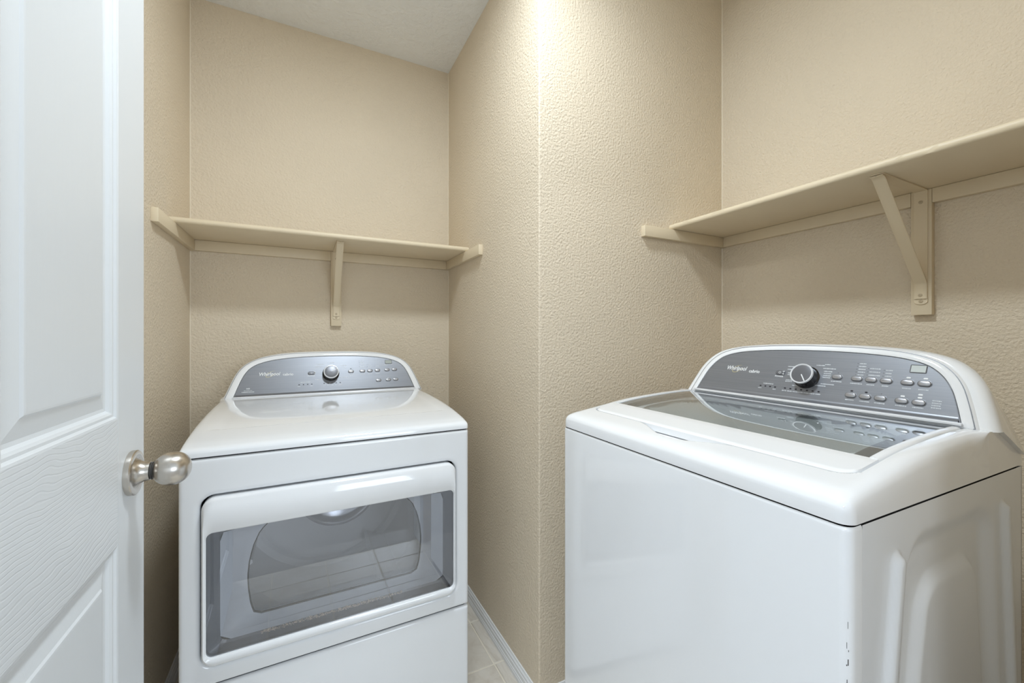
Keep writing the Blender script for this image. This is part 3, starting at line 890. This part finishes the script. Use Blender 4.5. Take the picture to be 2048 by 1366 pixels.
# lint along the lower edge of the window
V = []; F = []; rl = random.Random(11)
for i in range(1100):
    t = rl.random(); x = -0.20 + 0.36 * t
    den = 0.5 + 0.5 * sin(x * 40) * sin(x * 17 + 1)
    if rl.random() > 0.35 + 0.65 * den: continue
    y = 0.010 + rl.random() * 0.006; z = 0.4525 + rl.random() * 0.0035 - (0.016 - y) * 0.5; s = 0.0008 + rl.random() * 0.0018
    o_ = len(V)
    for k in range(4): V.append((x + (rl.random() - 0.5) * 3 * s, y + (rl.random() - 0.5) * 2 * s, z + (rl.random() - 0.3) * 2 * s))
    F += [(o_, o_ + 1, o_ + 2), (o_, o_ + 1, o_ + 3), (o_, o_ + 2, o_ + 3), (o_ + 1, o_ + 2, o_ + 3)]
tag(obj('lint', V, F, M['lint'], door_d), 'brown lint caught at the foot of the window', kind='stuff')

plD = Plane(0.0115, 0.62, 0.985, 25)
D_OUT = [(0.369, -0.004), (0.3535, 0.043), (0.3405, 0.079), (0.3290, 0.104), (0.3120, 0.127), (0.2850, 0.1475), (0.2500, 0.1615), (0.2000, 0.1722), (0.1400, 0.1785), (0.0600, 0.1812), (0, 0.1818)]
D_IN = [(0.3415, 0.002), (0.3265, 0.050), (0.3110, 0.090), (0.2900, 0.1195), (0.2570, 0.1390), (0.2000, 0.1540), (0.1200, 0.1620), (0.0500, 0.1645), (0, 0.1650)]
cx = 0.0115
specD = dict(
    bsize=(0.0205, 0.0112),
    buttons=[(0.0879 - cx, 0.0903), (0.1343 - cx, 0.0906), (0.1656 - cx, 0.0908), (0.1974 - cx, 0.0914), (0.2384 - cx, 0.0922), (0.2710 - cx, 0.0926),
             (0.1991 - cx, 0.0447), (0.2405 - cx, 0.0452), (0.2728 - cx, 0.0459)],
    power=(-0.0645 - cx, 0.0890, 0.0270, 0.0135),
    lcd=(0.2475 - cx, 0.1300, 0.0270, 0.0150),
    leds=[(-0.1101 - cx, 0.0416), (-0.0943 - cx, 0.0416), (-0.0792 - cx, 0.0416), (-0.0640 - cx, 0.0418), (-0.0180 - cx, 0.0423), (-0.0031 - cx, 0.0424),
          (0.0122 - cx, 0.0425), (0.0277 - cx, 0.0427), (0.0434 - cx, 0.0428), (0.0879 - cx, 0.1035)],
    dots=[(0.1230 - cx, 0.1380), (0.1230 - cx, 0.1290), (0.1230 - cx, 0.1200), (0.1230 - cx, 0.1110), (0.1550 - cx, 0.1180), (0.1550 - cx, 0.1090), (0.1865 - cx, 0.1120)],
    text=[('Whirlpool', -0.2127 - cx, 0.0915, 0.0200, 0.22, 0.00022, 'print', 0.0720), ('cabrio', -0.1492 - cx, 0.0880, 0.0150, 0.0, 0.00022, 'print', 0.0370),
          ('POWER', -0.0650 - cx, 0.0775, 0.0062, 0.0, 0.00008, 'print', 0.0260)],
    swoosh=(-0.2090 - cx, 0.0915, 0.0195, 0.0085),
    marks=[(-0.2837 - cx, 0.0215, 0.040, 0.0040), (-0.2837 - cx, 0.0275, 0.026, 0.0022), (-0.2837 - cx, 0.0350, 0.011, 0.0062),
           (-0.0870 - cx, 0.0510, 0.036, 0.0032), (-0.1101 - cx, 0.0345, 0.011, 0.0028), (-0.0640 - cx, 0.0345, 0.010, 0.0028),
           (-0.030 - cx, 0.1270, 0.028, 0.0034), (-0.036 - cx, 0.1180, 0.030, 0.0034), (-0.042 - cx, 0.1120, 0.022, 0.0022), (0.012 - cx, 0.1335, 0.022, 0.0026),
           (0.060 - cx, 0.1185, 0.024, 0.0032), (0.060 - cx, 0.1090, 0.016, 0.0028), (-0.036 - cx, 0.0600, 0.032, 0.0036), (0.062 - cx, 0.0650, 0.032, 0.0028),
           (-0.018 - cx, 0.0355, 0.010, 0.0026), (-0.003 - cx, 0.0355, 0.010, 0.0026), (0.0122 - cx, 0.0340, 0.011, 0.0040), (0.0277 - cx, 0.0355, 0.010, 0.0026), (0.0434 - cx, 0.0340, 0.013, 0.0044),
           (0.0879 - cx, 0.0770, 0.020, 0.0030), (0.0879 - cx, 0.0715, 0.014, 0.0026)] +
          [(0.1350 - cx, 0.1375 - 0.009 * k, 0.016, 0.0028) for k in range(4)] + [(0.1650 - cx, 0.1180 - 0.009 * k, 0.014, 0.0026) for k in range(2)] + [(0.1975 - cx, 0.1120, 0.014, 0.0026)] +
          [(u - cx, 0.0765, 0.017, 0.0026) for u in (0.1343, 0.1656, 0.1974)] + [(0.2475 - cx, 0.1165, 0.036, 0.0022), (0.2405 - cx, 0.0545, 0.008, 0.0036)],
    dial=(0.0085 - cx, 0.0835, 0.0290, 0.0270, 26))
console(dry, plD, D_OUT, D_IN, W - 0.002, 0.733, 0.970, 1.130, specD)

# ------------------------------------------------------------------ washer
wash = empty('washing_machine', (0.6427, 0.6219, 0), radians(-91.2), 'white top-loading washer with a glass lid against the right wall', 'washer')
W2 = 0.343; WD = 0.615; S2 = 0.9660
C0 = S2 - 0.0015
# cabinet: plan outline with rounded front corners, open at the top
r = 0.014
plan = []
for i in range(7):
    a = radians(180 + 90 * i / 6); plan.append((-W2 + r + r * cos(a), r + r * sin(a)))
for i in range(7):
    a = radians(270 + 90 * i / 6); plan.append((W2 - r + r * cos(a), r + r * sin(a)))
wrap = [(-W2, 0.030)] + plan + [(W2, 0.030)]
loft('front_panel', [[(x, y, 0.030) for x, y in wrap], [(x, y, C0 - 0.006) for x, y in wrap], [(x * 0.9985, y + 0.0008 * (1 if y < 0.02 else 0), C0 - 0.0015) for x, y in wrap],
                     [(x * 0.995, y + 0.0022 * (1 if y < 0.02 else 0), C0) for x, y in wrap]], M['enamel'], wash, closed=False, angle=50)
# embossed side panels
def rib(y, z, yc, hw, ztop, h):
    if z > ztop + hw: return 0.0
    d = abs(y - yc) if z < ztop else sqrt((y - yc) ** 2 + (z - ztop) ** 2)
    return h * (1 - sstep(hw * 0.35, hw, d))
def emboss(y, z):
    zz = max(z, 0.55)
    e = rib(y, z, 0.1215 + (zz - 0.90) * 0.155, 0.0165, 0.893, 0.0100) + rib(y, z, 0.516 - (zz - 0.90) * 0.10, 0.0150, 0.900, 0.0100)
    def sd(yl, yr, zt, rad):
        a, b, c = yl - y, y - yr, z - zt
        q = [a + rad, b + rad, c + rad]
        m1 = max(q[0], q[1])
        if m1 > 0 and q[2] > 0: return sqrt(m1 * m1 + q[2] * q[2]) - rad
        return max(m1, q[2]) - rad
    so = sd(0.140 + (zz - 0.73) * 0.13, 0.474 - (zz - 0.87) * 0.09, 0.915, 0.055)
    si = sd(0.196 + (zz - 0.706) * 0.22, 0.425 - (zz - 0.739) * 0.13, 0.832, 0.045)
    e -= 0.0140 * (1 - sstep(-0.030, 0.012, so))
    e += 0.0115 * (1 - sstep(-0.010, 0.014, si))
    return e
def side_panel(s):
    V = []; F = []; ny, nz = 150, 190
    zs_ = [0.03 + (C0 - 0.03) * j / nz for j in range(nz + 1)]
    for z in zs_:
        for i in range(ny + 1):
            y = 0.030 + (WD - 0.030) * i / ny
            V.append((s * (W2 + emboss(y, z) * (1 - sstep(C0 - 0.03, C0 - 0.012, z))), y, z))
    for j in range(nz):
        for i in range(ny):
            F.append((j * (ny + 1) + i, j * (ny + 1) + i + 1, (j + 1) * (ny + 1) + i + 1, (j + 1) * (ny + 1) + i))
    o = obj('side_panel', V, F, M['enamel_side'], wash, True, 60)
    tag(o, 'side panel pressed with long ribs and a recess')
side_panel(1); side_panel(-1)
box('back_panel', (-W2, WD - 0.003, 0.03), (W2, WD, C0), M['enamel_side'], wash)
for a_, b_ in ([((-W2 + 0.006, 0.010, 0.94), (-W2 + 0.012, WD - 0.004, S2 + 0.004)), ((W2 - 0.012, 0.010, 0.94), (W2 - 0.006, WD - 0.004, S2 + 0.004)),
                          ((-W2 + 0.010, 0.0045, 0.94), (W2 - 0.010, 0.010, S2 + 0.004)), ((-W2 + 0.006, 0.010, 0.03), (W2 - 0.006, WD - 0.004, 0.04))]):
    box('dark_filler', a_, b_, M['gap'], wash)  # near-black filler behind the deck seam, shade given by its colour
for sx in (-1, 1):
    for yy in (0.06, WD - 0.06):
        lathe('foot', [(0.02, 0.0), (0.02, 0.012), (0.008, 0.013), (0.008, 0.035)], M['gap'], wash, n=16, loc=(sx * (W2 - 0.05), yy, 0))

WPROF = smooth_curve([(0, 0.985), (0.0015, 0.9905), (0.006, 0.9965), (0.014, 1.0015), (0.030, 1.0060), (0.055, 1.0100), (0.085, 1.0145), (0.13, 1.0215), (0.22, 1.0345), (0.35, 1.0440), (0.45, 1.0465), (0.52, 1.0400), (0.575, 1.0200), (0.605, 0.9960), (0.615, 0.980)], 8)
def wprof(x, y): return interp(WPROF, y)
LX, LY0, LY1 = 0.3105, 0.0765, 0.455
def pocket_y(x):
    t = min(1.0, abs(x) / 0.150)
    return 0.0765 - 0.041 * (0.5 + 0.5 * cos(pi * t)) ** 1.25
def lid_sd(x, y, rad=0.030):
    qx = abs(x) - LX + rad; qy = (LY0 - y) + rad
    if qx > 0 and qy > 0: return sqrt(qx * qx + qy * qy) - rad
    return max(qx, qy, y - LY1 - 0.1) - rad
def wextra(x, y):
    e = 0.0
    if y < 0.56:
        e = 0.0170 * (1 - sstep(-0.0022, 0.0012, lid_sd(x, y)))
        e *= 1 - sstep(0.44, 0.47, y)
    py = pocket_y(x)
    if y > py - 0.004 and y < LY0 + 0.01 and py < LY0 - 0.0004:
        e = max(e, 0.0165 * sstep(0, 0.024, y - py + 0.001) ** 0.8)
    return e
xs2 = edge_list(W2, 250, EDGE)
ys2 = [(0, 0.0), (0, 1.0)] + [(p[0], 1.0) for p in WPROF[1:] if p[0] < 0.030]
ys2 += [(0.030 + 0.0017 * i, 1.0) for i in range(48)] + [(0.114 + 0.0045 * i, 1.0) for i in range(100)]
ys2 += [(p[0], 1.0) for p in WPROF if p[0] > 0.562] + [(0.615, 0.0)]
# unique, ascending
def tub_open(x, y): return (abs(x) / 0.262) ** 3.2 + (abs(y - 0.285) / 0.140) ** 3.2 < 1
deck_grid('top_deck', xs2, ys2, None, wprof, S2 + 0.0014, wextra, M['plastic'], wash, hole=tub_open, angle=35, sharp=lambda y: sstep(0.39, 0.46, y), corner=0.018)

# worn paint down the near front corner
V = []; F = []; rc = random.Random(5)
for k in range(9):
    z = 0.66 + 0.18 * rc.random() ** 0.8; a = radians(-52 + 10 * rc.random()); l = 0.002 + 0.008 * rc.random(); q = 0.0002 + 0.0003 * rc.random()
    for zz in (z, z + l):
        for da in (-q / r, q / r):
            V.append((W2 - r + (r + 0.0002) * cos(a + da), r + (r + 0.0002) * sin(a + da), zz))
    o_ = len(V) - 4; F.append((o_, o_ + 1, o_ + 3, o_ + 2))
tag(obj('paint_chips', V, F, M['knobpin'], wash), 'dark worn flecks along the corner', kind='stuff')
# tub below the lid
def sup(f, z, n=80, kx=0.268, ky=0.146):
    out = []
    for i in range(n):
        a = 2 * pi * i / n; c, s_ = cos(a), sin(a)
        rr = (abs(c) ** 3.2 + abs(s_) ** 3.2) ** (-1 / 3.2)
        out.append((f * kx * rr * c, 0.285 + f * ky * rr * s_, z if not callable(z) else z(0.285 + f * ky * rr * s_)))
    return out
def circ_(rr, z, n=80): return [(rr * cos(2 * pi * i / n), 0.290 + rr * sin(2 * pi * i / n), z) for i in range(n)]
tr_ = loft('tub_ring', [sup(1.0, lambda y: wprof(0, y) - 0.0175), sup(0.985, lambda y: wprof(0, y) - 0.021), sup(0.96, 0.990), sup(0.90, 0.962), sup(0.86, 0.930)], M['tubgrey'], wash, angle=50)
loft('basket', [circ_(0.275, 0.965), circ_(0.272, 0.95), circ_(0.262, 0.93), circ_(0.262, 0.48), circ_(0.22, 0.46)], M['drum'], wash, cap1=True, angle=40)

# lid: white front bar and side rails as one frame, the pane in it
def lid_front(x):
    rad = 0.028; q = abs(x) - (LX - 0.0025) + rad
    return LY0 + 0.0025 + (rad - sqrt(max(0.0, rad * rad - q * q)) if q > 0 else 0)
GY0 = 0.158; HX = LX - 0.0025
V = []; F = []
lxs = [-HX + 0.0002 + 0.0012 * i for i in range(24)]
lxs = [lxs[0] - 0.0002] + lxs
lxs = lxs + [lxs[-1] + (-2 * lxs[-1]) * i / 60 for i in range(1, 60)] + [-x for x in reversed(lxs)]
rowsf = [None, -0.006, 0.0, 0.02, 0.06, 0.15, 0.4, 0.7, 0.92, 0.985, 1.0, 'b']
for ix, x in enumerate(lxs):
    yf = lid_front(x); side_drop = 0.0135 if ix in (0, len(lxs) - 1) else 0.0
    for rfr in rowsf:
        if rfr is None: V.append((x, yf, wprof(x, yf) - 0.0150)); continue
        if rfr == 'b': V.append((x, GY0, wprof(x, GY0) - 0.0060)); continue
        f = max(0.0, rfr); y = yf + (GY0 - yf) * f
        drop = 0.0022 * (1 - sstep(0, 0.06, f)) if rfr >= 0 else 0.0045
        V.append((x, y, wprof(x, y) + 0.0012 - drop - side_drop - (0.0007 if f > 0.98 else 0)))
nr = len(rowsf)
for i in range(len(lxs) - 1):
    for k in range(nr - 1): F.append((i * nr + k, i * nr + k + 1, (i + 1) * nr + k + 1, (i + 1) * nr + k))
lid = obj('lid', V, F, M['plastic'], wash, True, 45)
tag(lid, 'white-framed glass lid')
for s in (-1, 1):
    V = []; F = []; prof = [(HX, -0.014), (HX, -0.002), (HX - 0.0015, 0.0004), (HX - 0.0050, 0.0016), (HX - 0.0095, 0.0022), (HX - 0.0120, 0.0014), (HX - 0.0125, -0.0030)]
    NY = 40; m = len(prof)
    for i in range(NY + 1):
        y = GY0 + (0.452 - GY0) * i / NY
        for x, d in prof: V.append((s * x, y, wprof(x, y) + d))
    for i in range(NY):
        for k in range(m - 1): F.append((i * m + k, i * m + k + 1, (i + 1) * m + k + 1, (i + 1) * m + k))
    F += [tuple(range(m)), tuple(range(NY * m, (NY + 1) * m))]
    obj('lid_rail', V, F, M['plastic'], lid, True, 45)
def sheet(name, x0, x1, y0, y1, off, mat, parent, nx=2, ny=44):
    V = []; F = []
    for j in range(ny + 1):
        y = y0 + (y1 - y0) * j / ny
        for i in range(nx + 1): V.append((x0 + (x1 - x0) * i / nx, y, wprof(0, y) + off))
    for j in range(ny):
        for i in range(nx): F.append((j * (nx + 1) + i, j * (nx + 1) + i + 1, (j + 1) * (nx + 1) + i + 1, (j + 1) * (nx + 1) + i))
    return obj(name, V, F, mat, parent, True, 60)
GXh = HX - 0.0125
sheet('lid_glass', -GXh, GXh, GY0, 0.462, -0.0002, M['lid_glass'], lid)
brd = plain('grey_lid_border', (0.24, 0.235, 0.24), 0.35)
sheet('glass_border', -GXh, -GXh + 0.024, GY0, 0.462, -0.0022, brd, lid)
sheet('glass_border', GXh - 0.024, GXh, GY0, 0.462, -0.0022, brd, lid)
sheet('glass_border', -GXh + 0.024, GXh - 0.024, GY0, GY0 + 0.005, -0.0022, brd, lid, ny=4)
sheet('glass_border', -GXh + 0.024, GXh - 0.024, 0.445, 0.462, -0.0022, brd, lid, ny=6)

plW = Plane(0.009, 0.467, 1.05, 25)
cw = 0.009
W_IN = [(0.2975, -0.001), (0.2865, 0.038), (0.2735, 0.073), (0.2540, 0.101), (0.2270, 0.1205), (0.1800, 0.1335), (0.1100, 0.1408), (0.0450, 0.1435), (0, 0.1440)]
W_OUT = [(0.3160, -0.006), (0.3020, 0.042), (0.2880, 0.080), (0.2670, 0.110), (0.2370, 0.1315), (0.1860, 0.1462), (0.1130, 0.1540), (0.0450, 0.1566), (0, 0.1572)]
specW = dict(
    bsize=(0.0205, 0.0112),
    buttons=[(u - cw, v) for u, v in ((0.0864, 0.0765), (0.1261, 0.0758), (0.1530, 0.0759), (0.1801, 0.0759), (0.2156, 0.0760), (0.2427, 0.0762),
                                      (0.1218, 0.0347), (0.1493, 0.0347), (0.1767, 0.0346), (0.2127, 0.0342), (0.2400, 0.0342))],
    power=(-0.0470 - cw, 0.0765, 0.0225, 0.0125),
    lcd=(0.2283 - cw, 0.1082, 0.0235, 0.0150), lcdmat='lcd_w',
    leds=[(u - cw, 0.0349) for u in (-0.0897, -0.0763, -0.0634, -0.0501, -0.0245, -0.0110, 0.0021, 0.0150, 0.0286, 0.0416, 0.0551)] +
         [(0.1218 - cw, 0.0455), (0.1493 - cw, 0.0455)],
    dots=[(0.0864 - cw, 0.0870), (0.1210 - cw, 0.0860), (0.1210 - cw, 0.0930), (0.1210 - cw, 0.1000), (0.1210 - cw, 0.1070), (0.1210 - cw, 0.1140), (0.1430 - cw, 0.0870), (0.1430 - cw, 0.0950), (0.1430 - cw, 0.1030),
          (0.1720 - cw, 0.0870), (0.1720 - cw, 0.0940), (0.1720 - cw, 0.1010), (0.1767 - cw, 0.0455)],
    leds_pale=[(0.2156 - cw, 0.0870), (0.2427 - cw, 0.0875), (0.2127 - cw, 0.0450), (0.2400 - cw, 0.0450), (0.2400 - cw, 0.0515)],
    text=[('Whirlpool', -0.1735 - cw, 0.0800, 0.0180, 0.22, 0.0002, 'print', 0.0620), ('cabrio', -0.1188 - cw, 0.0745, 0.0130, 0.0, 0.0002, 'print', 0.0310),
          ('POWER', -0.0475 - cw, 0.0660, 0.0058, 0.0, 0.00008, 'print', 0.0215)],
    swoosh=(-0.1705 - cw, 0.0795, 0.0170, 0.0085),
    marks=[(-0.0700 - cw, 0.0425, 0.028, 0.0030), (-0.0900 - cw, 0.0285, 0.010, 0.0026), (-0.0505 - cw, 0.0285, 0.009, 0.0026),
           (-0.0225 - cw, 0.0960, 0.018, 0.0032), (-0.0240 - cw, 0.0880, 0.013, 0.0032), (-0.0220 - cw, 0.0780, 0.011, 0.0030), (-0.0220 - cw, 0.0730, 0.011, 0.0030),
           (-0.0195 - cw, 0.0580, 0.017, 0.0034), (-0.0195 - cw, 0.0540, 0.018, 0.0030), (0.000 - cw, 0.0445, 0.018, 0.0030),
           (0.0450 - cw, 0.1040, 0.020, 0.0030), (0.0600 - cw, 0.1070, 0.012, 0.0026), (0.0660 - cw, 0.0965, 0.028, 0.0030), (0.0640 - cw, 0.0890, 0.018, 0.0030), (0.0640 - cw, 0.0835, 0.016, 0.0030),
           (0.0640 - cw, 0.0780, 0.017, 0.0030), (0.0640 - cw, 0.0730, 0.017, 0.0030), (0.0700 - cw, 0.0560, 0.030, 0.0030), (0.0520 - cw, 0.0505, 0.030, 0.0030),
           (0.0864 - cw, 0.0650, 0.022, 0.0028), (0.1261 - cw, 0.0640, 0.022, 0.0028), (0.1530 - cw, 0.0640, 0.014, 0.0028), (0.1801 - cw, 0.0640, 0.012, 0.0028),
           (0.2156 - cw, 0.0630, 0.014, 0.0026), (0.2427 - cw, 0.0630, 0.016, 0.0026)] +
          [(u - cw, 0.0280, 0.012, 0.0026) for u in (-0.0245, -0.0110, 0.0021, 0.0150, 0.0286, 0.0416, 0.0551)] +
          [(0.1310 - cw, 0.0860 + 0.007 * k, 0.013, 0.0026) for k in range(5)] + [(0.1560 - cw, 0.0870 + 0.008 * k, 0.020, 0.0026) for k in range(3)] + [(0.1810 - cw, 0.0870 + 0.007 * k, 0.011, 0.0026) for k in range(3)] +
          [(u - cw, 0.0235, 0.018, 0.0026) for u in (0.1218, 0.1493, 0.1767, 0.2127, 0.2400)] +
          [(0.2660 - cw, 0.0420 - 0.005 * k, 0.014, 0.0024) for k in range(4)],
    dial=(0.0205 - cw, 0.0690, 0.0262, 0.0270, -58))
M['lcd_w'] = plain('display_pale', (0.60, 0.64, 0.63), 0.2)
console(wash, plW, W_OUT, W_IN, W2 - 0.0006, 0.612, 0.996, 1.150, specW)

# ------------------------------------------------------------------ lamps
def flush_lamp(x, y, r, power, col, label, size, drop=0.0):
    t = empty('ceiling_lamp', (x, y, CEIL), 0, label, 'lamp')
    base = [(0.0, 0.0), (r + 0.012, 0.0), (r + 0.014, -0.004), (r + 0.012, -0.012), (r, -0.014), (0.0, -0.014)]
    if drop: base = [(0.0, 0.0), (r * 0.45, 0.0), (r * 0.45, -0.02), (r * 0.3, -0.03), (r * 0.3, -drop + 0.02), (r * 0.9, -drop + 0.01)] + [(a_, b_ - drop) for a_, b_ in base[2:]]
    lathe('lamp_base', base, M['trim'], t, n=48)
    lathe('lamp_diffuser', [(a_, b_ - drop) for a_, b_ in ((r * 0.985, -0.014), (r * 0.97, -0.020), (r * 0.9, -0.024), (0.0, -0.025))], glow('lamp_glow', col, 1.0), t, n=48)
    ld = bpy.data.lights.new('lamp_light', 'AREA'); ld.shape = 'DISK'; ld.size = size; ld.energy = power; ld.color = col
    lo = bpy.data.objects.new('lamp_light', ld); link(lo, t); lo.location = (0, 0, -0.027 - drop)
    return t
flush_lamp(*LAMP_POS, 0.15, LAMP_W, LAMP_COL, 'round white ceiling lamp in the laundry', 0.24, drop=0.10)
flush_lamp(*HALL_FILL_POS, 0.22, HALL_FILL_W, HALL_FILL_COL, 'unseen round ceiling lamp added in the hall as fill light', 0.42)
